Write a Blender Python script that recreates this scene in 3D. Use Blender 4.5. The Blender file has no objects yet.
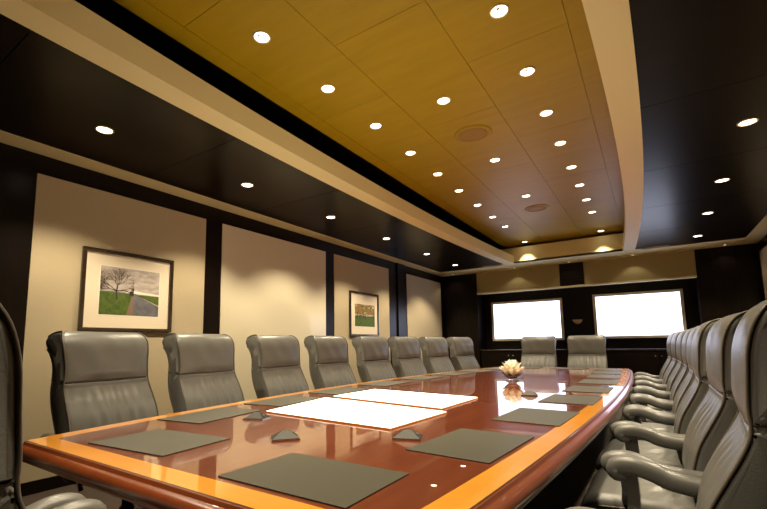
import bpy, bmesh, math, random
from mathutils import Vector, Matrix
C = bpy.context.scene.collection
SC = bpy.context.scene
PI = math.pi
random.seed(4)

# ------------------------------------------------------------------ camera
EYE = 1.15                                   # camera height
U = 1.27                                     # scale of the room shell
cam_d = bpy.data.cameras.new('camera')
cam = bpy.data.objects.new('camera', cam_d); C.objects.link(cam)
cam_d.sensor_width = 36.0
cam_d.lens = 423.72 / 767 * 36
cam_d.shift_x = (383.5 - 361.90) / 767
cam_d.shift_y = (294.87 - 254.5) / 767
cam_d.clip_start = 0.02
Rr = Matrix(((0.82676, 0.5624, -0.01326), (0.07654, -0.0891, 0.99308), (0.55732, -0.82205, -0.11671)))
cam.matrix_world = Matrix.Translation((0, 0, EYE)) @ Rr.transposed().to_4x4()
SC.camera = cam

# ------------------------------------------------------------------ world, exposure
w = bpy.data.worlds.new('world'); SC.world = w; w.use_nodes = True
w.node_tree.nodes['Background'].inputs[0].default_value = (1, .85, .65, 1)
w.node_tree.nodes['Background'].inputs[1].default_value = 0.0
SC.view_settings.view_transform = 'Standard'
SC.view_settings.look = 'None'
SC.view_settings.gamma = 1
SC.view_settings.use_curve_mapping = False
SC.view_settings.exposure = 0.28
SC.cycles.max_bounces = 10
SC.cycles.diffuse_bounces = 5
SC.cycles.glossy_bounces = 5
SC.cycles.caustics_reflective = False
SC.cycles.caustics_refractive = False
SC.cycles.sample_clamp_indirect = 4.0

P_CEIL = 86.0      # watts of a lamp in the gold ceiling
P_SOFF = 112.0      # watts of a lamp in the dark soffit
P_FAR = 3.0        # small lamps over the screen wall
WARM = (1.0, 0.84, 0.58)
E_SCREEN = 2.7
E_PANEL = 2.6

# ------------------------------------------------------------------ materials
def new_mat(name):
    m = bpy.data.materials.new(name); m.use_nodes = True
    nt = m.node_tree
    return m, nt, nt.nodes['Principled BSDF']

def plain(name, col, rough=.5, metal=0, coat=0, bump=0, bscale=300, var=0, vscale=4, spec=.5):
    m, nt, b = new_mat(name)
    b.inputs['Base Color'].default_value = (*col, 1)
    b.inputs['Roughness'].default_value = rough
    b.inputs['Metallic'].default_value = metal
    b.inputs['Coat Weight'].default_value = coat
    b.inputs['Coat Roughness'].default_value = .04
    b.inputs['Specular IOR Level'].default_value = spec
    tc = nt.nodes.new('ShaderNodeTexCoord')
    if var:
        n = nt.nodes.new('ShaderNodeTexNoise'); n.inputs['Scale'].default_value = vscale; n.inputs['Detail'].default_value = 5
        r = nt.nodes.new('ShaderNodeMix'); r.data_type = 'RGBA'
        r.inputs[6].default_value = (*[c * (1 - var) for c in col], 1)
        r.inputs[7].default_value = (*[min(1, c * (1 + var)) for c in col], 1)
        nt.links.new(tc.outputs['Object'], n.inputs['Vector'])
        nt.links.new(n.outputs['Fac'], r.inputs[0]); nt.links.new(r.outputs[2], b.inputs['Base Color'])
    if bump:
        n = nt.nodes.new('ShaderNodeTexNoise'); n.inputs['Scale'].default_value = bscale; n.inputs['Detail'].default_value = 3
        bp = nt.nodes.new('ShaderNodeBump'); bp.inputs['Strength'].default_value = bump; bp.inputs['Distance'].default_value = .002
        nt.links.new(tc.outputs['Object'], n.inputs['Vector'])
        nt.links.new(n.outputs['Fac'], bp.inputs['Height']); nt.links.new(bp.outputs[0], b.inputs['Normal'])
    return m

def wood(name, c1, c2, stretch=(1, 14, 14), scale=3, rough=.3, coat=0, crough=.02, spec=.5):
    m, nt, b = new_mat(name)
    tc = nt.nodes.new('ShaderNodeTexCoord'); mp = nt.nodes.new('ShaderNodeMapping')
    mp.inputs['Scale'].default_value = stretch
    n = nt.nodes.new('ShaderNodeTexNoise'); n.inputs['Scale'].default_value = scale
    n.inputs['Detail'].default_value = 8; n.inputs['Roughness'].default_value = .6; n.inputs['Distortion'].default_value = .6
    cr = nt.nodes.new('ShaderNodeValToRGB')
    cr.color_ramp.elements[0].position = .32; cr.color_ramp.elements[1].position = .68
    cr.color_ramp.elements[0].color = (*c1, 1); cr.color_ramp.elements[1].color = (*c2, 1)
    nt.links.new(tc.outputs['Object'], mp.inputs[0]); nt.links.new(mp.outputs[0], n.inputs['Vector'])
    nt.links.new(n.outputs['Fac'], cr.inputs[0]); nt.links.new(cr.outputs[0], b.inputs['Base Color'])
    b.inputs['Roughness'].default_value = rough
    b.inputs['Coat Weight'].default_value = coat; b.inputs['Coat Roughness'].default_value = crough
    b.inputs['Coat IOR'].default_value = 2.0
    if name == 'satinwood': n.inputs['Detail'].default_value = 3
    b.inputs['Specular IOR Level'].default_value = spec
    return m

def emis(name, col, s):
    m, nt, b = new_mat(name)
    b.inputs['Base Color'].default_value = (*col, 1)
    b.inputs['Emission Color'].default_value = (*col, 1); b.inputs['Emission Strength'].default_value = s
    b.inputs['Roughness'].default_value = .3
    return m

M = {}
M['gold'] = wood('gold_veneer', (.35, .240, .006), (.40, .275, .009), (1.2, 9, 9), 1.3, .42, spec=.3)
M['dark'] = wood('espresso_wood', (.005, .003, .0022), (.009, .005, .004), (9, 9, 1), 2, .28, spec=.2)
M['soffit'] = wood('soffit_wood', (.006, .0038, .0015), (.009, .0055, .0025), (1.5, 9, 9), 2, .30, spec=.16)
M['beige'] = plain('beige_paint', (.80, .71, .39), .55)
M['fabric'] = plain('wall_fabric', (.53, .435, .28), .8, bump=.25, bscale=700, var=.05, vscale=60)
M['bulk'] = plain('bulkhead_fabric', (.36, .30, .15), .8, bump=.2, bscale=700)
M['board'] = plain('glossy_wall_board', (.76, .68, .50), .35, coat=.5)
M['carpet'] = plain('carpet', (.05, .033, .022), .95, bump=.6, bscale=400, var=.25, vscale=90)
M['mahog'] = wood('mahogany', (.11, .022, .006), (.17, .038, .010), (10, 1.0, 10), 1.6, .3, coat=1.0, crough=.012)
M['satin'] = wood('satinwood', (.71, .275, .020), (.79, .32, .028), (1.0, 12, 10), 2.2, .3, coat=1.0, crough=.02)
M['edge'] = wood('edge_wood', (.13, .026, .005), (.18, .038, .008), (6, .6, 6), 1.5, .3, coat=.5, crough=.05)
M['edge_line'] = plain('ebony_line', (.03, .01, .006), .3)
M['leather'] = plain('grey_leather', (.148, .147, .138), .34, bump=.35, bscale=200, var=.22, vscale=7)
M['piping'] = plain('leather_piping', (.13, .11, .085), .4)
M['armwood'] = wood('chair_wood', (.012, .006, .004), (.025, .012, .008), (8, 8, 2), 3, .25, coat=.3)
M['chrome'] = plain('polished_metal', (.6, .56, .5), .22, 1)
M['black'] = plain('black_plastic', (.012, .012, .012), .4)
M['mat'] = plain('olive_leather', (.045, .042, .028), .5, bump=.2, bscale=350, var=.08, vscale=20)
M['pod'] = plain('dark_olive_metal', (.009, .0085, .004), .6, 0)
M['screen'] = emis('screen_glow', (.72, .77, 1.0), E_SCREEN)
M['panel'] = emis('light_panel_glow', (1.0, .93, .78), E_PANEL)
M['lamp'] = emis('lamp_glow', (1.0, .86, .62), 9)
M['lamp_dim'] = emis('lamp_glow_dim', (1.0, .8, .5), 1.6)
M['silver'] = plain('silver_frame', (.72, .65, .55), .4, .1)
M['ring'] = plain('lamp_ring', (.75, .62, .42), .35, .2)
M['grille'] = plain('speaker_grille', (.30, .175, .02), .6, bump=.5, bscale=500)
M['frame'] = plain('bronze_frame', (.045, .028, .014), .25, .3, coat=.6)
M['matboard'] = plain('mat_board', (.86, .74, .56), .7)
M['bevel'] = plain('mat_bevel', (.93, .86, .74), .6)

# ------------------------------------------------------------------ helpers
def obj(name, bm, mats, parent=None, smooth=False, loc=None):
    me = bpy.data.meshes.new(name)
    bmesh.ops.recalc_face_normals(bm, faces=bm.faces)
    bm.to_mesh(me); bm.free()
    if not isinstance(mats, (list, tuple)): mats = [mats]
    for m in mats: me.materials.append(m)
    if smooth:
        for p in me.polygons: p.use_smooth = True
    o = bpy.data.objects.new(name, me); C.objects.link(o)
    if parent: o.parent = parent
    if loc: o.location = loc
    return o

def tag(o, label, cat, group=None):
    o['label'] = label; o['category'] = cat
    if group: o['group'] = group
    return o

def thing(name, label, cat, loc=(0, 0, 0), rz=0, group=None):
    o = bpy.data.objects.new(name, None); C.objects.link(o)
    o.location = loc; o.rotation_euler = (0, 0, rz); o.empty_display_size = .1
    return tag(o, label, cat, group)

def struct(name, bm, m, smooth=False):
    o = obj(name, bm, m, smooth=smooth); o['kind'] = 'structure'; return o

def dup(root, loc, rz, label, group=None):
    def cp(o, par):
        c = o.copy(); C.objects.link(c); c.parent = par
        for ch in list(o.children): cp(ch, c)
        return c
    r = cp(root, None); r.location = loc; r.rotation_euler = (0, 0, rz); r['label'] = label
    if group: r['group'] = group
    return r

def box(bm, x0, x1, y0, y1, z0, z1, mi=0, bev=0):
    r = bmesh.ops.create_cube(bm, size=1)
    vs = r['verts']
    for v in vs:
        v.co = Vector((x0 + (v.co.x + .5) * (x1 - x0), y0 + (v.co.y + .5) * (y1 - y0), z0 + (v.co.z + .5) * (z1 - z0)))
    fs = set(f for v in vs for f in v.link_faces)
    for f in fs: f.material_index = mi
    if bev:
        es = list(set(e for v in vs for e in v.link_edges))
        bmesh.ops.bevel(bm, geom=es, offset=bev, segments=2, affect='EDGES', profile=.5)
    return bm

def nbox(*a, **k):
    bm = bmesh.new(); return box(bm, *a, **k)

def loft(bm, rings, closed=True, caps=True, mi=0, wrap=False):
    R = [[bm.verts.new(p) for p in r] for r in rings]
    n = len(R[0])
    rng = range(len(R)) if wrap else range(len(R) - 1)
    for i in rng:
        a, b = R[i], R[(i + 1) % len(R)]
        for j in range(n if closed else n - 1):
            f = bm.faces.new((a[j], a[(j + 1) % n], b[(j + 1) % n], b[j])); f.material_index = mi
    if caps and closed and not wrap:
        for r in (R[0], R[-1]):
            f = bm.faces.new(r); f.material_index = mi
    return bm

def tube(bm, pts, r, n=8, sx=1, mi=0, up=Vector((0, 1, 0)), sup=1.0):
    """tube along pts; r a number or list; sx widens across 'up'"""
    pts = [Vector(p) for p in pts]; rings = []
    for i, p in enumerate(pts):
        t = (pts[min(i + 1, len(pts) - 1)] - pts[max(i - 1, 0)]).normalized()
        a = up - t * up.dot(t); a = a.normalized() if a.length > 1e-4 else t.orthogonal().normalized()
        b = t.cross(a)
        rr = r[i] if isinstance(r, (list, tuple)) else r
        ring = []
        for k in range(n):
            th = 2 * PI * (k + .5) / n; c, s = math.cos(th), math.sin(th)
            c = math.copysign(abs(c) ** sup, c); s = math.copysign(abs(s) ** sup, s)
            ring.append(p + a * (c * rr * sx) + b * (s * rr))
        rings.append(ring)
    return loft(bm, rings, mi=mi)

def lathe(bm, prof, n=32, mi=0, center=(0, 0, 0)):
    cx, cy, cz = center; rings = []
    for r, z in prof:
        rings.append([(cx + max(r, 1e-4) * math.cos(2 * PI * k / n), cy + max(r, 1e-4) * math.sin(2 * PI * k / n), cz + z) for k in range(n)])
    return loft(bm, rings, mi=mi)

def smoothpath(pts, n):
    """Catmull-Rom resample"""
    out = []; L = len(pts)
    for i in range(L - 1):
        p0, p1, p2, p3 = pts[max(i - 1, 0)], pts[i], pts[i + 1], pts[min(i + 2, L - 1)]
        for k in range(n):
            t = k / n
            out.append(tuple(.5 * ((2 * b) + (-a + c) * t + (2 * a - 5 * b + 4 * c - d) * t * t + (-a + 3 * b - 3 * c + d) * t ** 3) for a, b, c, d in zip(p0, p1, p2, p3)))
    out.append(tuple(pts[-1])); return out

def S(v): return v * U
def Z(v): return v * U + EYE

# ------------------------------------------------------------------ room shell
XL, XR = S(-3.30), S(1.285)          # side walls
YN, YF = -2.6, S(7.68)               # rear wall behind the camera, face of the screen wall
YB = S(8.05)                         # back of the screen recess
ZS, ZC, ZL = Z(1.30), Z(1.60), Z(1.42)
RX0, RX1 = S(-2.62), S(.607)         # recess sides

struct('floor', nbox(XL - .2, XR + .2, YN - .2, YB + .2, -.1, 0), M['carpet'])
struct('wall_left', nbox(XL - .2, XL, YN, YB + .2, 0, ZC + .3), M['dark'])
struct('wall_right', nbox(XR, XR + .2, YN, YB + .2, 0, ZC + .3), M['dark'])
struct('wall_back', nbox(XL - .2, XR + .2, YN - .2, YN, 0, ZC + .3), M['dark'])
bm = bmesh.new()
box(bm, XL, RX0, YF, YB + .2, 0, ZS)
box(bm, RX1, XR, YF, YB + .2, 0, ZS)
box(bm, RX0, RX1, YB, YB + .2, 0, Z(.905) + .02)
for x in (S(-3.0), S(-2.78), S(.80), S(1.03)):      # shadow grooves of the wood columns
    box(bm, x - .004, x + .004, YF - .003, YF, .1, ZS - .02)
struct('wall_far', bm, M['dark'])
# beige bulkhead above the screens with a dark slatted centre piece and pale lower lip
bm = bmesh.new()
box(bm, RX0, RX1, YF + .02, YB + .2, Z(.925), ZS)
struct('wall_bulkhead', bm, M['bulk'])
bm = bmesh.new()
cx0, cx1 = S(-1.196), S(-.834)
box(bm, cx0, cx1, YF + .005, YF + .02, Z(.93), ZS)
for k in range(7):
    z = Z(.93) + .03 + k * .067
    box(bm, cx0 + .02, cx1 - .02, YF - .004, YF + .005, z, z + .05)
struct('trim_1', bm, M['dark'])
struct('trim_2', nbox(RX0, RX1, YF - .01, YF + .10, Z(.90), Z(.925), bev=.004), M['beige'])
# baseboards
struct('baseboard_left', nbox(XL, XL + .015, YN, YF, 0, .10), M['dark'])
struct('baseboard_right', nbox(XR - .015, XR, YN, YF, 0, .10), M['dark'])

# beige wall panels set in the dark wood
ZP0, ZP1 = .10, Z(1.163)
panels = ((1.03, 2.33), (2.51, 4.06), (4.23, 5.60), (6.18, 7.56))
for i, (a, b) in enumerate(panels):
    struct('wall_panel', nbox(XL, XL + .012, S(a), S(b), ZP0, ZP1, bev=.003), M['board'] if i == 1 else M['fabric'])
    struct('wall_panel', nbox(XR - .012, XR, S(a), S(b), ZP0, ZP1, bev=.003), M['fabric'])
for a, b in ((-1.55, .1),):
    struct('wall_panel', nbox(XL, XL + .012, S(a), S(b), ZP0, ZP1, bev=.003), M['fabric'])
    struct('wall_panel', nbox(XR - .012, XR, S(a), S(b), ZP0, ZP1, bev=.003), M['fabric'])
bm = bmesh.new(); box(bm, XL, XL + .03, S(5.86), S(6.10), 0, ZS); struct('trim_3', bm, M['dark'])
bm = bmesh.new(); box(bm, XR - .03, XR, S(5.86), S(6.10), 0, ZS); struct('trim_4', bm, M['dark'])

# lower ceiling: dark soffit round a boat-shaped opening
CX = -1.01
def wo(y): return 1.06 - .0104 * (y - 3.3) ** 2
ye0, ye1 = -.55, 7.10
def ring_strip(bm, f0, f1, z0, z1, y0, y1, n=48, mi=0):
    """slab between x=f0(y) and x=f1(y)"""
    rings = []
    for i in range(n + 1):
        y = y0 + (y1 - y0) * i / n
        rings.append([(S(f0(y)), S(y), z0), (S(f1(y)), S(y), z0), (S(f1(y)), S(y), z1), (S(f0(y)), S(y), z1)])
    return loft(bm, rings, mi=mi)
seams = [.57 + 1.092 * k for k in range(-1, 7)]
def soffit_side(sgn):
    bm = bmesh.new()
    edge = lambda y: CX + sgn * wo(y)
    far = lambda y: (-3.125 if sgn < 0 else 1.105)
    cuts = [ye0] + [s for s in seams if ye0 < s < 7.18] + [7.18]
    for a, b in zip(cuts[:-1], cuts[1:]):          # separate boards with a fine gap
        ring_strip(bm, far, edge, ZS + .001, ZS + .03, a + .0025, b - .0025, 10)
    ring_strip(bm, far, edge, ZS + .012, ZS + .035, ye0, 7.18, 20)
    return bm
struct('ceiling_soffit', soffit_side(-1), M['soffit'])
struct('ceiling_soffit', soffit_side(1), M['soffit'])
struct('ceiling_soffit', nbox(S(-3.125), S(1.105), YN, S(ye0), ZS, ZS + .035), M['soffit'])
# beige lip round the opening (flat underside and an upright inner edge)
for sgn, nm in ((-1, 'trim_5'), (1, 'trim_6')):
    bm = bmesh.new()
    rings = []
    for i in range(49):
        y = ye0 + (ye1 - ye0) * i / 48
        o_, i_, m_ = (S(CX + sgn * (wo(y) - d)) for d in (0, .145, .13))
        rings.append([(o_, S(y), ZS - .012), (i_, S(y), ZS - .012), (i_, S(y), ZL), (m_, S(y), ZL), (m_, S(y), ZS + .02), (o_, S(y), ZS + .02)])
    loft(bm, rings)
    struct(nm, bm, M['beige'])
bm = bmesh.new()
box(bm, XL, XR, S(7.18), YF + .02, ZS - .002, ZS + .03)                       # far strip
box(bm, S(-2.0), S(-.02), S(7.09), S(7.18), ZS - .002, ZS + .03)
box(bm, S(-2.3), S(.3), S(7.09), S(7.11), ZS - .002, Z(1.555))                # tall fascia
struct('trim_7', bm, M['beige'])
bm = bmesh.new()
box(bm, XL, S(-3.12), YN, S(7.18), ZS - .004, ZS + .03)
struct('trim_8', bm, M['beige'])
bm = bmesh.new()
box(bm, S(1.10), XR, YN, S(7.18), ZS - .004, ZS + .03)
struct('trim_9', bm, M['beige'])
struct('trim_10', nbox(S(-2.1), S(.1), S(ye0) - .02, S(ye0), ZS - .01, ZL), M['beige'])
# cove: dark upright sides above the soffit and the gold ceiling boards over it
bm = bmesh.new()
box(bm, S(-2.75), S(-2.73), S(-.9), S(7.5), ZS + .03, ZC + .02)
box(bm, S(.71), S(.73), S(-.9), S(7.5), ZS + .03, ZC + .02)
box(bm, S(-2.75), S(.73), S(-.92), S(-.9), ZS + .03, ZC + .02)
box(bm, S(-2.75), S(.73), S(7.5), S(7.52), ZS + .03, ZC + .02)
box(bm, S(-2.75), S(.73), S(-.92), S(7.52), ZC + .041, ZC + .06)
struct('trim_11', bm, M['soffit'])
bm = bmesh.new()
cols = [-1.945, -1.827, -1.292, -.756, -.227, -.085]
g = .0014
for ci in range(5):
    x0, x1 = cols[ci], cols[ci + 1]
    off = 1.676 if ci in (0, 2, 4) else 1.13
    if ci in (0, 4):
        ys = [-.9, 7.5]
    else:
        ys = [-.9] + [v for v in [off + 1.092 * k for k in range(-4, 8)] if -.8 < v < 7.4] + [7.5]
    for a, b in zip(ys[:-1], ys[1:]):
        box(bm, S(x0 + g), S(x1 - g), S(a + g), S(b - g), ZC, ZC + .02)
box(bm, S(-1.945), S(-.085), S(-.9), S(7.5), ZC + .012, ZC + .04)
struct('ceiling', bm, M['gold'])
struct('ceiling_slab', nbox(XL - .2, XR + .2, YN - .2, YB + .2, ZC + .3, ZC + .4), M['dark'])

# ------------------------------------------------------------------ downlights
def make_downlight(kind):
    r = {'gold': .052, 'soffit': .056, 'small': .028}[kind]
    t = thing('downlight', 'x', 'ceiling light')
    bm = bmesh.new()
    lathe(bm, [(r * .96, -.001), (r * 1.0, -.006), (r * 1.10, -.005), (r * 1.16, -.0005), (r * 1.14, .004), (r * .96, .004)], 32)
    obj('trim_ring', bm, M['ring'], t, smooth=True)
    bm = bmesh.new()
    lathe(bm, [(r * .99, .0005), (r * .8, -.003), (r * .45, -.0045), (0, -.005)], 28)
    obj('lens', bm, M['lamp'] if kind != 'small' else M['lamp_dim'], t, smooth=True)
    if kind == 'gold':  # non-glowing disc imitates the shaded inner wall of the recessed lamp
        bm = bmesh.new(); lathe(bm, [(r * .26, -.002), (r * .22, -.006), (r * .1, -.008), (0, -.0085)], 16, center=(0, -r * .5, 0))
        obj('inner_shade_disc', bm, M['ring'], t, smooth=True)
    ld = bpy.data.lights.new('lamp_' + kind, 'SPOT')
    ld.energy = {'gold': P_CEIL, 'soffit': P_SOFF, 'small': P_FAR}[kind]
    ld.color = WARM; ld.shadow_soft_size = r * .6
    ld.spot_size = math.radians({'gold': 76, 'soffit': 116, 'small': 110}[kind])
    ld.spot_blend = {'gold': .6, 'soffit': .5, 'small': .5}[kind]
    lo = bpy.data.objects.new('lamp', ld); C.objects.link(lo); lo.parent = t; lo.location = (0, 0, -.02)
    return t

ORD = ['first', 'second', 'third', 'fourth', 'fifth', 'sixth', 'seventh', 'eighth', 'ninth', 'tenth', 'eleventh', 'twelfth']
gold_lamps = []
rowL = [-1.56, [.85, 1.403, 1.952, 2.512, 3.06, 3.612, 4.15, 4.728, 5.304, 5.858, 6.965], 'row nearest the pictures']  # nearest lamp is out of view, added to brighten the near table
rowM = [-1.02, [1.40, 2.50, 3.62, 4.745], 'middle row']  # nearest one is unseen, put in for light on the front border
rowR = [-.49, [.295, .85, 1.40, 1.943, 2.506, 3.062, 3.614, 4.19, 4.74, 5.285, 5.848, 6.945], 'row farthest from the pictures']  # lamps nearest the camera are unseen additions that light the closest chair
gl = make_downlight('gold'); used = False
for X, ys, nm in (rowL, rowM, rowR):
    n = len(ys)
    for i, y in enumerate(ys):
        lab = 'round downlight in the gold ceiling, %s from the screens, %s' % (ORD[n - 1 - i], nm)
        loc = (S(X), S(y), ZC - .001)
        if not used: gl.location = loc; gl['label'] = lab; gl['group'] = 'downlights in the gold ceiling'; used = True
        else: dup(gl, loc, 0, lab, 'downlights in the gold ceiling')
sl = make_downlight('soffit'); used = False
for X, ys, nm in ((-2.617, [1.133, 2.224, 3.312, 4.417, 5.555, 6.644], 'above the picture wall'), (.578, [2.22, 3.31, 4.435, 5.52, 6.68], 'on the side without pictures')):
    n = len(ys)
    for i, y in enumerate(ys):
        lab = 'round downlight in the dark soffit %s, %s from the screens' % (nm, ORD[n - 1 - i])
        loc = (S(X), S(y), ZS - .001)
        if not used: sl.location = loc; sl['label'] = lab; sl['group'] = 'downlights in the dark soffit'; used = True
        else: dup(sl, loc, 0, lab, 'downlights in the dark soffit')
fl = make_downlight('small'); used = False
for i, X in enumerate((-3.016, -1.881, -1.017, -.14, .928)):
    lab = 'small dim downlight in the beige strip over the screens, %s from the pictures' % ORD[i]
    loc = (S(X), S(7.53), ZS - .004)
    if not used: fl.location = loc; fl['label'] = lab; fl['group'] = 'small downlights over the screens'; used = True
    else: dup(fl, loc, 0, lab, 'small downlights over the screens')

# round ceiling speakers
def make_speaker():
    t = thing('ceiling_speaker', 'x', 'speaker')
    bm = bmesh.new(); lathe(bm, [(.138, -.002), (.146, -.010), (.172, -.008), (.180, 0), (.178, .004), (.138, .004)], 48)
    obj('rim', bm, M['gold'], t, smooth=True)
    bm = bmesh.new(); lathe(bm, [(.141, .001), (.135, -.005), (.09, -.009), (.04, -.011), (0, -.0115)], 40)
    obj('grille', bm, M['grille'], t, smooth=True)
    return t
sp = make_speaker(); sp.location = (S(-1.017), S(3.055), ZC - .001)
sp['label'] = 'large round ceiling speaker in the gold ceiling, nearer the camera'
sp['group'] = 'ceiling speakers'
dup(sp, (S(-1.016), S(5.266), ZC - .001), 0, 'round ceiling speaker in the gold ceiling, nearer the screen wall', 'ceiling speakers')

# ------------------------------------------------------------------ screens and credenza
def make_screen(x0, x1, z0, z1, lab):
    y = S(8.0)
    t = thing('wall_screen', lab, 'screen', ((x0 + x1) / 2, y, z0), 0, 'wall screens')
    hw = (x1 - x0) / 2; h = z1 - z0; b = .052
    bm = bmesh.new()
    for a in ((-hw, hw, 0, b), (-hw, hw, h - b, h), (-hw, -hw + b, b, h - b), (hw - b, hw, b, h - b)):
        box(bm, a[0], a[1], -.03, .03, a[2], a[3], bev=.004)
    obj('frame', bm, M['silver'], t)
    obj('display', nbox(-hw + b - .005, hw - b + .005, -.016, -.006, b - .005, h - b + .005), M['screen'], t)
    obj('housing', nbox(-hw + .06, hw - .06, .0, YB - y, .06, h - .06), M['black'], t)
make_screen(S(-2.461), S(-1.233), Z(.032), Z(.757), 'bright white wall screen with a silver frame, the one nearer the picture wall')
make_screen(S(-.765), S(.446), Z(.045), Z(.776), 'bright white wall screen with a silver frame, farther from the pictures')

t = thing('wall_camera', 'small pale half-dome device on the dark wall between the two screens', 'camera', (S(-1.02), YB, Z(.36)))
bm = bmesh.new()
rings = []
for k in range(7):
    a = k / 6 * PI / 2; rr = math.cos(a) * .085; 
    rings.append([(rr * math.cos(PI + PI * j / 16), rr * math.sin(PI + PI * j / 16) * .8, -.075 * math.sin(a)) for j in range(17)])
loft(bm, rings, closed=True, caps=True)
obj('dome', bm, M['ring'], t, smooth=False)
obj('mount', nbox(-.095, .095, -.075, 0, 0, .018, bev=.004), M['silver'], t)

t = thing('credenza', 'long dark wood credenza below the two wall screens', 'cabinet', ((RX0 + RX1) / 2, YF + .05, 0))
hw = (RX1 - RX0) / 2 - .004; dep = YB - YF - .055
obj('body', nbox(-hw, hw, .02, dep, 0, .965), M['dark'], t)
obj('worktop', nbox(-hw, hw, -.02, dep, .965, 1.0, bev=.006), M['armwood'], t)
nd = 6; dw = 2 * hw / nd
for i in range(nd):
    x = -hw + i * dw
    d = obj('door', nbox(x + .004, x + dw - .004, 0, .019, .09, .955, bev=.003), M['dark'], t)
    kx = x + dw - .05 if i % 2 == 0 else x + .05
    bm = bmesh.new(); bmesh.ops.create_uvsphere(bm, u_segments=12, v_segments=8, radius=.014)
    for v in bm.verts: v.co += Vector((kx, -.014, .86))
    obj('knob', bm, M['chrome'], d, smooth=True)

# ------------------------------------------------------------------ framed photographs
def flat(bm, pts, x, mi):
    f = bm.faces.new([bm.verts.new((x, p[0], p[1])) for p in pts]); f.material_index = mi; return f
def picture_mat(name, c1, c2, sc, st=(1, 1, 1)):
    return wood(name, c1, c2, st, sc, .6)
SKY = picture_mat('photo_sky', (.34, .28, .25), (.62, .55, .49), 3, (1, 3, 8))
GLOW = plain('photo_horizon', (.85, .78, .66), .6)
HILL = plain('photo_hills', (.12, .13, .14), .6)
GRASS = picture_mat('photo_grass', (.04, .075, .006), (.10, .15, .012), 22)
ROAD = picture_mat('photo_road', (.09, .085, .10), (.19, .18, .20), 10)
DIRT = plain('photo_verge', (.22, .14, .09), .7)
TREE = plain('photo_tree', (.05, .025, .018), .7)
ORCH = picture_mat('photo_autumn_leaves', (.16, .09, .015), (.42, .24, .06), 35)
PALE = plain('photo_pale', (.55, .50, .42), .7)
def make_frame(y0, y1, z0, z1, lab, painter, pr):
    t = thing('framed_picture', lab, 'picture', (XL + .012, (y0 + y1) / 2, z0), 0, 'framed photographs')
    W = y1 - y0; H = z1 - z0; h = W / 2; b = .035
    bm = bmesh.new()
    for a in ((-h, h, 0, b), (-h, h, H - b, H), (-h, -h + b, b, H - b), (h - b, h, b, H - b)):
        box(bm, 0, .032, a[0], a[1], a[2], a[3], bev=.005)
    obj('frame', bm, M['frame'], t)
    obj('mat_board', nbox(.0, .012, -h + b, h - b, b, H - b), M['matboard'], t)
    p0, p1, q0, q1 = -h + pr[0] * W, -h + pr[1] * W, pr[2] * H, pr[3] * H
    bm = bmesh.new()
    e = .006
    for a in ((p0 - e, p1 + e, q0 - e, q0), (p0 - e, p1 + e, q1, q1 + e), (p0 - e, p0, q0, q1), (p1, p1 + e, q0, q1)):
        box(bm, .012, .0135, *a)
    obj('mat_bevel', bm, M['bevel'], t)
    bm = bmesh.new(); painter(bm, p0, p1, q0, q1)
    obj('print', bm, [SKY, GLOW, HILL, GRASS, ROAD, DIRT, TREE, ORCH, PALE], t)
def country_road(bm, a, b, c, d):
    W = b - a; H = d - c
    P = lambda u, v: (a + u * W, c + v * H)
    flat(bm, [P(0, 0), P(1, 0), P(1, 1), P(0, 1)], .0125, 0)
    flat(bm, [P(.42, .46), P(.6, .475), P(1, .455), P(1, .49), P(.7, .515), P(.5, .545), P(.42, .50)], .0127, 1)
    flat(bm, [P(0, .47), P(.2, .49), P(.45, .475), P(.6, .475), P(.6, .45), P(0, .45)], .0129, 2)
    flat(bm, [P(0, 0), P(.43, 0), P(.53, .46), P(0, .475)], .0131, 3)
    flat(bm, [P(.56, .46), P(1, .45), P(1, .25)], .0131, 3)
    flat(bm, [P(.43, 0), P(.56, 0), P(.55, .46), P(.53, .46)], .0133, 5)
    flat(bm, [P(.55, 0), P(1, 0), P(1, .22), P(.57, .46), P(.545, .46)], .0135, 4)
    rnd = random.Random(3)
    def br(x, y, ang, L, wd, dep):
        for _ in range(8):
            x2, y2 = x + L * math.cos(ang), y + L * math.sin(ang)
            if .005 < x2 < .55 and .42 < y2 < .985: break
            ang += rnd.uniform(-1.2, 1.2); L *= .85
        else: return
        nx, ny = -math.sin(ang) * wd, math.cos(ang) * wd
        flat(bm, [P(x - nx, y - ny), P(x2 - nx * .6, y2 - ny * .6), P(x2 + nx * .6, y2 + ny * .6), P(x + nx, y + ny)], .0137 + dep * .0001, 6)
        if dep < 7:
            for k in range((3 if dep < 4 else 2) if dep else 6):
                br(x2, y2, ang + rnd.uniform(-.75, .75) + (0 if dep else (k - 2.5) * .42), L * rnd.uniform(.6, .9), wd * .62, dep + 1)
    br(.27, .33, PI / 2 + .05, .17, .014, 0)
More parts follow.
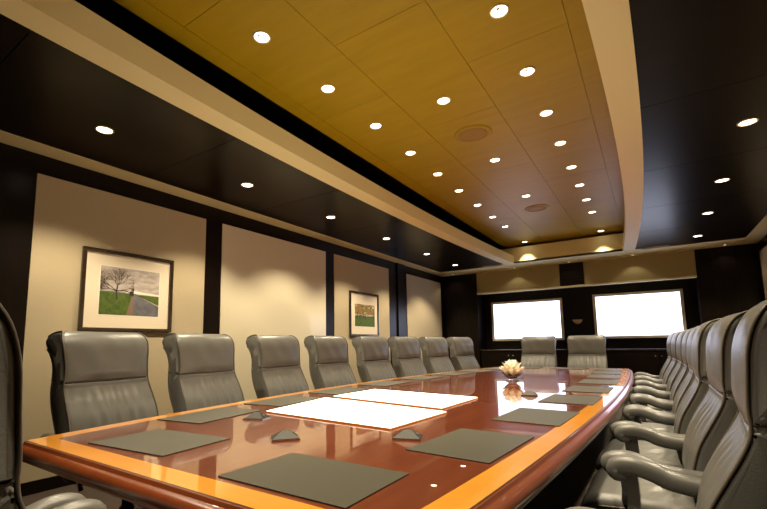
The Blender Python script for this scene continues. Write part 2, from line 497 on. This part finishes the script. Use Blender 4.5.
def orchard(bm, a, b, c, d):
    W = b - a; H = d - c
    P = lambda u, v: (a + u * W, c + v * H)
    flat(bm, [P(0, 0), P(1, 0), P(1, 1), P(0, 1)], .0125, 8)
    flat(bm, [P(0, .55), P(1, .55), P(1, .96), P(.8, 1), P(.5, .95), P(.2, 1), P(0, .95)], .0127, 7)
    flat(bm, [P(0, 0), P(1, 0), P(1, .50), P(.6, .46), P(.3, .5), P(0, .46)], .0129, 3)
    rnd = random.Random(8)
    for k in range(34):
        u = rnd.uniform(.02, .98); v = rnd.uniform(.4, .55); s = rnd.uniform(.012, .03)
        flat(bm, [P(u - s * .3, v - .1), P(u + s * .3, v - .1), P(u + s * .3, v + .22), P(u - s * .3, v + .22)], .0131, 6)
    for k in range(60):
        u = rnd.uniform(.05, .95); v = rnd.uniform(.5, .92); s = rnd.uniform(.02, .05)
        flat(bm, [P(u + s * math.cos(q * PI / 3), min(.99, v + s * math.sin(q * PI / 3))) for q in range(6)], .0133 + k * .000004, 7 if k % 3 else 8 if k % 2 else 3)
make_frame(S(1.325), S(2.015), Z(.120), Z(.722), 'large framed photograph of a bare tree beside a country road', country_road, (.185, .835, .205, .80))
make_frame(S(4.54), S(5.26), Z(.115), Z(.722), 'framed photograph of autumn trees over a green field, farther along the wall', orchard, (.17, .86, .22, .73))

# ------------------------------------------------------------------ conference table
TY0, TY1, TZ = .757, 7.43, .75
def xl(y): return -2.585 + .031 * (y - 3.65) ** 2
def xr(y): return -.235 - .0113 * (y - 4.8) ** 2
def outline(off, n=40):
    """boat outline grown by off, corners slightly rounded"""
    y0, y1 = TY0 - off, TY1 + off; r = .03
    L, R = [], []
    for i in range(n + 1):
        y = y0 + (y1 - y0) * i / n
        L.append((xl(y) - off, y)); R.append((xr(y) + off, y))
    def cut(p, q, c):
        return None
    pts = []
    # near-left corner, up the left side, far corners, down the right side
    def rc(cx, cy, dx1, dy1, dx2, dy2):
        o = []
        for k in range(5):
            t = k / 4
            o.append((cx + dx1 * r * (1 - t) ** 2 + dx2 * r * t ** 2, cy + dy1 * r * (1 - t) ** 2 + dy2 * r * t ** 2))
        return o
    pts += rc(*L[0], 1, 0, 0, 1); pts += L[1:-1]; pts += rc(*L[-1], 0, -1, 1, 0)
    pts += rc(*R[-1], -1, 0, 0, -1); pts += R[-2:0:-1]; pts += rc(*R[0], 0, 1, -1, 0)
    return pts
table = thing('conference_table', 'long boat-shaped glossy mahogany conference table with an orange satinwood border', 'table', (0, 0, 0))
def ring3(off, z): return [(x, y, z) for x, y in outline(off)]
# field
bm = bmesh.new(); f = bm.faces.new([bm.verts.new(p) for p in ring3(-.098, TZ)])
g_ = bmesh.ops.extrude_face_region(bm, geom=[f])
for v in g_['geom']:
    if isinstance(v, bmesh.types.BMVert): v.co.z = TZ - .03
obj('tabletop', bm, M['mahog'], table)
bm = bmesh.new(); loft(bm, [ring3(-.097, TZ), ring3(-.004, TZ), ring3(-.004, TZ - .03), ring3(-.097, TZ - .03)], wrap=True, caps=False)
obj('border', bm, M['satin'], table)
bm = bmesh.new(); loft(bm, [ring3(-.0035, TZ), ring3(.001, TZ - .001), ring3(.001, TZ - .03), ring3(-.0035, TZ - .03)], wrap=True, caps=False)
obj('inlay_line', bm, M['edge_line'], table)
prof = [(.001, -.001), (.006, -.004), (.007, -.013), (.014, -.015), (.026, -.017), (.038, -.024), (.044, -.036), (.043, -.046), (.036, -.054), (.026, -.057), (.026, -.063), (.032, -.066), (.030, -.072), (.016, -.078), (-.02, -.080), (-.12, -.080), (-.12, -.03), (.001, -.03)]
bm = bmesh.new(); loft(bm, [ring3(o, TZ + z) for o, z in prof], wrap=True, caps=False)
o = obj('edge_molding', bm, M['edge'], table, smooth=True)
bm = bmesh.new(); f = bm.faces.new([bm.verts.new(p) for p in ring3(-.10, TZ - .031)])
g_ = bmesh.ops.extrude_face_region(bm, geom=[f])
for v in g_['geom']:
    if isinstance(v, bmesh.types.BMVert): v.co.z = TZ - .07
obj('underframe', bm, M['dark'], table)
for y in (1.9, 4.1, 6.3):
    bm = bmesh.new(); box(bm, -1.85, -.95, y - .28, y + .28, .04, TZ - .07, bev=.02); box(bm, -1.92, -.88, y - .34, y + .34, 0, .06, bev=.012)
    obj('pedestal', bm, M['dark'], table)

# two glowing panels lying on the table
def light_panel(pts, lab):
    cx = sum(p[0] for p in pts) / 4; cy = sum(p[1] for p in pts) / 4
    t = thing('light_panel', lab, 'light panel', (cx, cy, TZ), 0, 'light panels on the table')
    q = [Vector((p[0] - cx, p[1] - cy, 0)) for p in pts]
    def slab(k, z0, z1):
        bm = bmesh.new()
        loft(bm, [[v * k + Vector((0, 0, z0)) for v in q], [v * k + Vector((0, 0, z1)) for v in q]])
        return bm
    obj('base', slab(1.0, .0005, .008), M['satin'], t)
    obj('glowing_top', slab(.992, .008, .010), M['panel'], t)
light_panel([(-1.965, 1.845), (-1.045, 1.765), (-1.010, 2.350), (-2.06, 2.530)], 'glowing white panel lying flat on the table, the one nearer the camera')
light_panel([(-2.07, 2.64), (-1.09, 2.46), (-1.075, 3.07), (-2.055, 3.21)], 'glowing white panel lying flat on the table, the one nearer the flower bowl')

# desk mats
def make_mat():
    bm = bmesh.new(); box(bm, -.245, .245, -.165, .165, .0005, .005, bev=.0018)
    return obj('desk_mat', bm, M['mat'])
proto_mat = make_mat(); used = False
def place_mat(x, y, rz, lab):
    global used
    o = proto_mat if not used else proto_mat.copy()
    if used: C.objects.link(o)
    used = True
    o.location = (x, y, TZ); o.rotation_euler = (0, 0, rz)
    tag(o, lab, 'desk mat', 'dark desk mats round the table')
place_mat(-1.775, 1.062, math.radians(5), 'dark olive desk mat at the near end of the table, by its left corner')
place_mat(-.895, 1.040, math.radians(0), 'large dark olive desk mat at the near end, by the border in front')
LM = [1.62, 2.29, 3.02, 3.78, 4.58, 5.38, 6.10, 6.72]
RM = [1.70, 2.49, 3.32, 4.08, 4.86, 5.62, 6.33, 6.96]
for i, y in enumerate(LM):
    sl_ = math.atan(.062 * (y - 3.65))
    place_mat(xl(y) + .115 + .17, y, PI / 2 - sl_, 'dark olive desk mat on the picture-wall side, %s from the near end' % ORD[i])
for i, y in enumerate(RM):
    sl_ = math.atan(-.0226 * (y - 4.8))
    place_mat(xr(y) - (.115, .085, .070, .065, .065, .07, .08, .09)[i] - .165, y, PI / 2 - sl_, 'dark desk mat on the side without pictures, %s from the near end' % ORD[i])
place_mat(-1.71, 7.13, 0, 'thin dark desk mat at the far end of the table, nearer the picture wall')
place_mat(-1.06, 7.13, 0, 'thin dark desk mat at the far end of the table, nearer the right-hand chairs')

# wedge microphones
def make_pod():
    t = thing('table_microphone', 'x', 'microphone')
    bm = bmesh.new()
    a = .06
    lo = [(-a, -a * .8, 0), (a, -a * .8, 0), (a, a * .8, 0), (-a, a * .8, 0)]
    l2 = [(x, y, .006) for x, y, z in lo]
    loft(bm, [lo, l2]); obj('base', bm, M['chrome'], t)
    bm = bmesh.new()
    lo = [(x * .97, y * .97, .0062) for x, y, z in lo]
    hi = [(-.012, -.006, .036), (.018, -.006, .036), (.018, .006, .036), (-.012, .006, .036)]
    loft(bm, [lo, hi]); bmesh.ops.bevel(bm, geom=list(bm.edges), offset=.002, segments=2, affect='EDGES')
    obj('grille_body', bm, M['pod'], t)
    bm = bmesh.new(); lathe(bm, [(.007, 0), (.007, .002), (.005, .0028), (0, .003)], 12)
    o = obj('button', bm, M['chrome'], t, smooth=True); o.location = (.041, 0, .0205); o.rotation_euler = (0, math.radians(38), 0)
    return t
pod = make_pod()
pods = [(-1.845, 1.665, 20, 'small wedge-shaped microphone by the picture-wall corner of the near glowing panel'),
        (-1.345, 1.375, 50, 'small wedge-shaped microphone standing alone in front of the near glowing panel'),
        (-.895, 1.655, 20, 'small wedge-shaped microphone at the near right corner of the glowing panel'),
        (-.80, 3.43, 10, 'small pointed microphone on the table in front of the flower bowl')]
for i, (x, y, a, lab) in enumerate(pods):
    if i == 0:
        pod.location = (x, y, TZ + .0005); pod.rotation_euler = (0, 0, math.radians(a)); pod['label'] = lab; pod['group'] = 'table microphones'
    else: dup(pod, (x, y, TZ + .0005), math.radians(a), lab, 'table microphones')

# flower bowl
t = thing('flower_bowl', 'low glass bowl of white flowers standing on the glossy table', 'flowers', (-1.245, 4.64, TZ + .0005))
mg, nt, b = new_mat('bowl_glass')
b.inputs['Base Color'].default_value = (.95, .93, .88, 1); b.inputs['Transmission Weight'].default_value = .8
b.inputs['Roughness'].default_value = .06; b.inputs['IOR'].default_value = 1.45
bm = bmesh.new()
lathe(bm, [(.060, 0), (.068, .003), (.062, .010), (.040, .020), (.046, .030), (.070, .046), (.082, .062), (.079, .062), (.066, .049), (.04, .034), (0, .030)], 40)
obj('bowl', bm, mg, t, smooth=True)
M['petal'] = plain('white_petals', (.90, .86, .74), .55)
M['leaf'] = plain('flower_leaves', (.16, .12, .02), .5)
M['heart'] = plain('flower_hearts', (.42, .24, .05), .7)
rnd = random.Random(5)
def petal(az, r0, z0, r1, z1, wd, curl):
    bm = bmesh.new(); ca, sa = math.cos(az), math.sin(az); rows = []
    for i in range(8):
        tt = i / 7
        d = r0 + (r1 - r0) * tt ** .8 + curl * max(0, tt - .6) ** 2; h = z0 + (z1 - z0) * tt
        wv = wd * math.sin(PI * (.10 + .86 * tt ** 1.15)) ** .8
        row = []
        for q in (-1, -.5, 0, .5, 1):
            dd = d - .25 * abs(q) ** 2 * wv; y = q * wv; hh = h - .10 * wd * (abs(q) == .5) + rnd.uniform(-.0015, .0015)
            row.append((dd * ca - y * sa, dd * sa + y * ca, hh))
        rows.append(row)
    vs = [[bm.verts.new(p) for p in r_] for r_ in rows]
    for i in range(7):
        for j in range(4): bm.faces.new((vs[i][j], vs[i][j + 1], vs[i + 1][j + 1], vs[i + 1][j]))
    bmesh.ops.solidify(bm, geom=list(bm.faces), thickness=.0016)
    return bm
for n_, r0, z0, r1, z1, wd, cu, ph in ((9, .045, .055, .145, .150, .042, .10, 0), (8, .035, .06, .105, .190, .040, .12, .3), (6, .022, .065, .062, .215, .034, .12, .1), (4, .01, .07, .02, .225, .026, .1, .5)):
    for k in range(n_):
        obj('petal', petal(2 * PI * k / n_ + ph, r0, z0, r1 * .88 * rnd.uniform(.92, 1.06), z1 * 1.0 * rnd.uniform(.95, 1.05), wd * 1.2, cu * .5), M['petal'], t, smooth=True)
for k in range(7):
    obj('leaf', petal(2 * PI * k / 7 + .2, .035, .050, .115, .085, .024, .0), M['leaf'], t, smooth=True)
bm = bmesh.new(); bmesh.ops.create_icosphere(bm, subdivisions=2, radius=.03)
for v in bm.verts: v.co = Vector((v.co.x, v.co.y, v.co.z * .8 + .075))
obj('flower_heart', bm, M['heart'], t, smooth=True)

# ------------------------------------------------------------------ chairs (front is local +X)
HW = .292
head_prof = [(-.198, .945), (-.197, .99), (-.202, 1.06), (-.209, 1.13), (-.226, 1.19), (-.258, 1.237), (-.305, 1.258), (-.362, 1.252),
             (-.402, 1.226), (-.412, 1.185), (-.396, 1.148), (-.368, 1.12), (-.346, 1.08), (-.332, 1.02), (-.326, .945)]
back_prof = [(-.085, .50), (-.072, .58), (-.082, .66), (-.105, .74), (-.14, .81), (-.172, .87), (-.192, .915), (-.202, .940),
             (-.326, .940), (-.312, .86), (-.285, .78), (-.245, .70), (-.205, .62), (-.18, .54), (-.165, .47), (-.12, .46)]
def cushion(prof, nfront, dens, w_of_z, crown, pleat, seam_top=None, seam_bot=None):
    P_ = smoothpath([tuple(p) for p in prof] + [tuple(prof[0])], dens)[:-1]
    n = len(P_)
    cu = sum(p[0] for p in P_) / n; cz = sum(p[1] for p in P_) / n
    # inward normals
    N = []
    area = sum(P_[i][0] * P_[(i + 1) % n][1] - P_[(i + 1) % n][0] * P_[i][1] for i in range(n))
    sg = 1 if area > 0 else -1
    for i in range(n):
        a, b = P_[i - 1], P_[(i + 1) % n]
        tx, tz = b[0] - a[0], b[1] - a[1]; l = math.hypot(tx, tz) or 1
        N.append((-tz / l * sg, tx / l * sg))           # inward
    st = [(-1, .015), (-.988, .006), (-.965, .0015)] + [(-.92 + 1.84 * k / 38, 0) for k in range(39)] + [(.965, .0015), (.988, .006), (1, .015)]
    rings = []
    for s, inset in st:
        ring = []
        for i, (u, z) in enumerate(P_):
            front = i < nfront * dens
            q = inset
            du = 0
            if front:
                c = (1 - abs(s) ** 3)
                du += crown * c
                du += pleat(s, z) * c
            w_ = w_of_z(z)
            ring.append((u + N[i][0] * q + du, s * w_, z + N[i][1] * q))
        rings.append(ring)
    bm = bmesh.new(); loft(bm, rings); return bm
def width_z(z):
    return HW * (1.0 - .05 * math.exp(-((z - 1.02) / .12) ** 2) + .02 * max(0, (.85 - z) / .3)) - .06 * (1 - math.sqrt(max(0, 1 - (max(0, z - 1.185) / .08) ** 2)))
def pl_back(s, z):
    k = max(0, min(1, (.93 - z) / .10)); k2 = max(0, min(1, (z - .55) / .2))
    return (.0045 * math.sin(s * 34 + 2.0 * math.sin(s * 5)) * k2 + .003 * math.sin(s * 21 + z * 9)) * k - .012 * (1 - k)
def pl_head(s, z):
    k = max(0, min(1, (1.0 - z) / .055))
    return -.012 * k + .0018 * math.sin(s * 9 + z * 22)

def make_chair():
    t = thing('conference_chair', 'x', 'chair')
    obj('headrest', cushion(head_prof, 7, 4, width_z, .022, pl_head), M['leather'], t, smooth=True)
    obj('backrest', cushion(back_prof, 8, 4, width_z, .014, pl_back), M['leather'], t, smooth=True)
    core = [(u, z) for u, z in back_prof[:7]] + [(-.205, .95), (-.205, 1.06), (-.212, 1.13), (-.232, 1.19), (-.265, 1.235), (-.31, 1.25), (-.36, 1.245), (-.395, 1.22), (-.404, 1.185),
            (-.39, 1.152), (-.364, 1.12), (-.343, 1.08), (-.33, 1.02), (-.324, .94)] + [(u, z) for u, z in back_prof[9:]]
    obj('back_shell', cushion(core, 0, 3, lambda z: width_z(z) - .002, 0, lambda s, z: 0), M['leather'], t, smooth=True)
    fp = smoothpath([(u, z) for u, z in back_prof[:7]] + [(u, z) for u, z in head_prof[:9]], 4)
    rp = smoothpath([(-.18, .54), (-.205, .62), (-.245, .70), (-.285, .78), (-.312, .86), (-.326, .94), (-.332, 1.02), (-.346, 1.08), (-.368, 1.12), (-.396, 1.148)], 4)
    for s in (-1, 1):
        bm = bmesh.new(); tube(bm, [(u + .001, s * (width_z(z) - .004), z) for u, z in fp], .0042, 6)
        obj('piping', bm, M['piping'], t, smooth=True)
        bm = bmesh.new(); tube(bm, [(u, s * (width_z(z) - .004), z) for u, z in rp], .0042, 6)
        obj('rear_piping', bm, M['piping'], t, smooth=True)
    # seat
    bm = bmesh.new(); nx, ny = 30, 34
    def seat_top(a, b_):
        x = -.10 + .43 * a; y = b_ * .275
        ex = max(0, (a - .82) / .18); ez = max(0, (abs(b_) - .86) / .14); er = max(0, (.08 - a) / .08)
        z = .495 + .022 * (1 - b_ * b_) * (1 - abs(2 * a - 1) ** 2) - .055 * ex ** 2 - .03 * ez ** 2 - .015 * er
        dx, dy = x + .06, y
        r = math.hypot(dx, dy) + 1e-4; an = math.atan2(dy, dx)
        z += .0085 * math.sin(an * 13 + 1.2 * math.sin(an * 5)) * math.exp(-((r - .10) / .11) ** 2) * (1 - ez) * (1 - ex)
        return x, y, z
    V = [[bm.verts.new(seat_top(i / nx, -1 + 2 * j / ny)) for j in range(ny + 1)] for i in range(nx + 1)]
    for i in range(nx):
        for j in range(ny): bm.faces.new((V[i][j], V[i + 1][j], V[i + 1][j + 1], V[i][j + 1]))
    rim = [V[i][0] for i in range(nx + 1)] + [V[nx][j] for j in range(1, ny + 1)] + [V[i][ny] for i in range(nx - 1, -1, -1)] + [V[0][j] for j in range(ny - 1, 0, -1)]
    low = [bm.verts.new((.115 + (v.co.x - .115) * .97, v.co.y * .97, .40)) for v in rim]
    for i in range(len(rim)):
        j = (i + 1) % len(rim); bm.faces.new((rim[i], rim[j], low[j], low[i]))
    bm.faces.new(low)
    obj('seat', bm, M['leather'], t, smooth=True)
    bm = bmesh.new(); tube(bm, [(v.co.x, v.co.y * 1.003, v.co.z - .003) for v in []] or [(-.08, -.277, .462), (.1, -.28, .466), (.25, -.277, .455), (.325, -.25, .435), (.335, 0, .435), (.325, .25, .435), (.25, .277, .455), (.1, .28, .466), (-.08, .277, .462)], .004, 6, up=Vector((0, 0, 1)))
    obj('seat_piping', bm, M['piping'], t, smooth=True)
    obj('seat_pan', nbox(-.14, .26, -.235, .235, .365, .40, bev=.01), M['armwood'], t)
    # arms
    ap = smoothpath([(.154, .636), (.186, .640), (.193, .658), (.168, .670), (.125, .672), (.07, .658), (.02, .638), (-.08, .628), (-.19, .628), (-.24, .628)], 4)
    n = len(ap)
    rad = []
    for i in range(n):
        k = i / (n - 1); f_ = .037 - .003 * k; rad.append(f_ if k > .16 else f_ * (.45 + .55 * math.sin(PI / 2 * k / .16)))
    rad[-1] = .022
    AY = .337
    for s in (-1, 1):
        bm = bmesh.new(); tube(bm, [(u, s * AY, z) for u, z in ap], rad, 18, sx=.98, sup=.88)
        a_ = obj('armrest', bm, M['leather'], t, smooth=True)
        bm = bmesh.new(); tube(bm, [(u + .004, s * (AY + .0335), z + .008) for u, z in ap[9:-2]], .0026, 6)
        obj('arm_seam', bm, M['piping'], a_, smooth=True)
        sp_ = smoothpath([(.145, .645), (.140, .56), (.14, .50), (.09, .44), (.045, .40), (.01, .372)], 4)
        bm = bmesh.new(); tube(bm, [(u, s * (AY - .07 * max(0, (i - 10) / 10)), z) for i, (u, z) in enumerate(sp_)], .029, 4, sx=.55)
        obj('arm_support', bm, M['armwood'], t)
        bm = bmesh.new(); tube(bm, [(-.20, s * AY, .63), (-.19, s * .335, .54), (-.15, s * .31, .48), (-.10, s * .28, .40), (-.06, s * .235, .382)], .016, 6, sx=.8)
        obj('arm_bracket', bm, M['armwood'], t, smooth=True)
    # column, star base
    bm = bmesh.new(); lathe(bm, [(.055, .365), (.05, .33), (.03, .32), (.03, .20), (.042, .19), (.042, .10), (.03, .08)], 20)
    obj('column', bm, M['black'], t, smooth=True, loc=(.04, 0, 0))
    for k in range(5):
        a = 2 * PI * k / 5 + .3
        d = Vector((math.cos(a), math.sin(a), 0)); c0 = Vector((.04, 0, 0))
        bm = bmesh.new(); tube(bm, [c0 + d * .02 + Vector((0, 0, .11)), c0 + d * .16 + Vector((0, 0, .10)), c0 + d * .29 + Vector((0, 0, .072))], [.026, .022, .015], 8, up=Vector((0, 0, 1)))
        lg = obj('leg', bm, M['armwood'], t, smooth=True)
        bm = bmesh.new()
        sd = Vector((-d.y, d.x, 0)); cc = c0 + d * .28 + Vector((0, 0, .03))
        for s in (-1, 1):
            tube(bm, [cc + sd * s * .006, cc + sd * s * .012, cc + sd * s * .022, cc + sd * s * .024], [.026, .0295, .0295, .022], 16, up=Vector((0, 0, 1)))
        tube(bm, [cc, cc + Vector((0, 0, .045))], .007, 8, up=Vector((1, 0, 0)))
        obj('caster', bm, M['black'], lg, smooth=True)
    return t
chair = make_chair(); first = True
def place(x, y, rz, lab, grp):
    global first
    if first:
        chair.location = (x, y, 0); chair.rotation_euler = (0, 0, rz); chair['label'] = lab; chair['group'] = grp; first = False
    else: dup(chair, (x, y, 0), rz, lab, grp)
LC = [1.43, 2.22, 3.10, 3.94, 4.82, 5.60, 6.37, 7.14]
RC = [1.64, 2.41, 3.17, 3.93, 4.69, 5.46, 6.23, 7.0]
rnd = random.Random(11)
RX = [.006, .018, .008, .026, .033, .026, .006, -.016]
RR = [.10, .015, .03, .02, .01, 0, -.02, -.04]
for i, y in enumerate(LC):
    place(xl(y) - (.335 if i == 0 else .300), y, -math.atan(.062 * (y - 3.65)) * .95 + rnd.uniform(-.012, .012), 'grey leather chair on the picture-wall side, %s from the near end' % ORD[i], 'chairs along the picture wall')
for i, y in enumerate(RC):
    place(RX[i], y, PI - RR[i] + rnd.uniform(-.01, .01), 'grey leather chair on the side without pictures, %s from the near end' % ORD[i], 'chairs on the side away from the pictures')
place(-1.87, .45, PI / 2, 'grey leather chair at the near end of the table, by its left corner', 'chairs at the near end')
place(-1.085, .455, PI / 2, 'shaded leather chair at the near end, cut by the left photo edge', 'chairs at the near end')
place(-1.715, 7.97, -PI / 2, 'grey leather chair at the far end, below the screen nearer the pictures', 'chairs at the far end')
place(-.935, 7.97, -PI / 2, 'grey leather chair at the far end, standing between the two screens', 'chairs at the far end')
